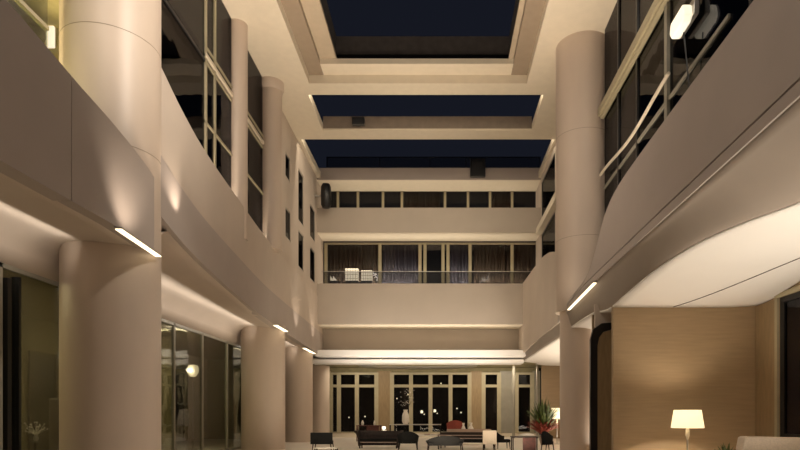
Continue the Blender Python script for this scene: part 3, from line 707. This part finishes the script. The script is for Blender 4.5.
# dark day bed, centre right
o = empty('day_bed', (px2x(462, 28), 28.3, 0), 'dark slatted day bed with pale rails at the centre', 'daybed', rz=R(-8))
MB().box(-1.1, 1.1, -.4, .4, .32, .46).build('seat', 'blackleather', o, bevel=.03)
for i, zz in enumerate((.2, .5, .64)): MB().box(-1.1, 1.1, -.46, -.42, zz, zz+.035).build('rail', 'pinkstone', o)
MB().box(-1.1, 1.1, .4, .46, .3, .78).build('backrest', 'darkwood', o, bevel=.01)
for a in (-1.05, 1.05):
    for b in (-.42, .42): MB().box(a-.03, a+.03, b-.03, b+.03, 0, .68).build('leg', 'darkwood', o)
def table(x, y, w_, d_, h_, label, top='darkwood', legs='darkwood', panel=None, th=.05, cat='table', name='table'):
    o = empty(name, (x, y, 0), label, cat, 'tables in the atrium')
    MB().box(-w_/2, w_/2, -d_/2, d_/2, h_-th, h_).build('table_top', top, o, bevel=.012)
    for a in (-1, 1):
        for b in (-1, 1): MB().box(a*(w_/2-.05)-.025, a*(w_/2-.05)+.025, b*(d_/2-.05)-.025, b*(d_/2-.05)+.025, 0, h_-th).build('leg', legs, o)
    if panel: MB().box(-w_*.08, w_*.42, -d_/2+.06, -d_/2+.1, .05, h_-th).build('front_panel', panel, o)
    return o
table(px2x(524, 26), 26, 1.12, .7, .68, 'dark desk with red front panel near the right column', 'darkwood', 'darkwood', 'redwood')
tag(MB().lathe([(.36, 0), (.37, .03), (.28, .09), (.1, .13), (0, .135)], (px2x(527, 26), 26, .68), 32, sy=.6).build('napkin_heap', 'whitecloth', smooth=True), 'pile of white linen on the dark desk', 'linen')
table(px2x(431, 30), 30, 1.5, .8, .62, 'low table under pale cloth behind the round backed chair', 'whitecloth', 'darkwood')
table(px2x(415, 39), 39.5, 3.4, .5, 1.0, 'long thin console table along the middle back windows', 'steel', 'darkwood', None, .06)
table(px2x(368, 36), 36.5, 1.5, .6, .98, 'brown console table behind the long dark bench sofa', 'redwood', 'redwood', 'redwood')
table(px2x(333, 26.5)-.2, 26.0, 1.0, .5, .2, 'low pale stool table in front of the boxy black armchair', 'whitecloth', 'darkwood')
# brown sofa behind
o = empty('sofa', (px2x(469, 35), 35.5, 0), 'tan sofa with white cushions near the middle back windows', 'sofa')
MB().box(-1.3, 1.3, -.5, -.36, .12, .78).build('backrest', 'pinkstone', o, bevel=.04)
MB().box(-1.2, 1.2, -.36, .4, .15, .45).build('seat', 'pinkstone', o, bevel=.04)
for s in (-1, 1): MB().box(s*1.25-.1, s*1.25+.1, -.36, .4, .12, .6).build('armrest', 'pinkstone', o, bevel=.03)
for a in (-1.2, 1.2):
    for b in (-.42, .34): MB().box(a-.03, a+.03, b-.03, b+.03, 0, .16).build('leg', 'darkwood', o)
# red armchair by the glass
armchair(px2x(455, 40), 40, R(180), 1.1, 1.25, 'red high backed armchair against the back glass', 'redfab', 'redfab')
# small white objects: vases, cushions
def vase(x, y, z, h_, r, label, m='whitecloth'):
    return tag(MB().lathe([(.0, 0), (r*.7, 0), (r, h_*.35), (r*.8, h_*.7), (r*.35, h_*.85), (r*.5, h_), (r*.4, h_), (r*.25, h_*.85)], (x, y, z), 20).build('vase', m, smooth=True), label, 'vase')
vase(px2x(463.5, 37.5), 37.6, .0, 1.1, .16, 'white floor vase beside the red armchair')
vase(px2x(471, 37.5), 37.6, .0, 1.12, .2, 'plump white floor vase in front of the wood pier')
vase(px2x(384, 34), 34, .0, .95, .24, 'pale rounded floor vase at the right end of the dark bench')
vase(px2x(362.5, 36.5), 36.5, .98, .3, .09, 'small white vase at the left of the brown console')
vase(px2x(374.5, 36.5), 36.5, .98, .28, .07, 'small white vase at the right of the brown console')
# white flower arrangement against the glass
o = empty('flower_vase', (px2x(405.5, 39.3), 39.4, 1.0), 'tall white vase with branches on the long console', 'vase')
MB().lathe([(.16, 0), (.24, .2), (.22, .6), (.12, .85), (.16, .95), (.1, .95)], n=20).build('vase_body', 'whitecloth', o, smooth=True)
mb = MB()
for i in range(22):
    a = random.uniform(0, 6.28); e = random.uniform(.1, .6); L = random.uniform(.6, 1.5)
    mb.tube([(0, 0, .9), (e*.5*math.cos(a), e*.5*math.sin(a), .9+L*.5), (e*math.cos(a), e*math.sin(a), .9+L)], [.012, .008, .004], 5)
mb.build('branches', 'darkwood', o)
mb = MB()
for i in range(40):
    a = random.uniform(0, 6.28); e = random.uniform(.05, .55); z = random.uniform(1.2, 2.3); mb.lathe([(0, -.03), (.035, 0), (0, .03)], (e*math.cos(a), e*math.sin(a), z), 6)
mb.build('blossoms', 'whitecloth', o)
# magazines on the low table
for i, (mm, lab) in enumerate([('whitecloth', 'leftmost white magazine on the pale low table'), ('redfab', 'red covered magazine on the pale low table'),
        ('steel', 'grey magazine on the pale low table'), ('darkwood', 'dark covered magazine at the right of the pale low table')]):
    b = tag(MB().box(-.14, .14, -.1, .1, 0, .02).build('magazine', mm, loc=(px2x(420, 30)+.36*i, 29.8+.1*(i % 2), .622)), lab, 'magazine', 'magazines on the low table'); b.rotation_euler = (0, 0, .2*i)
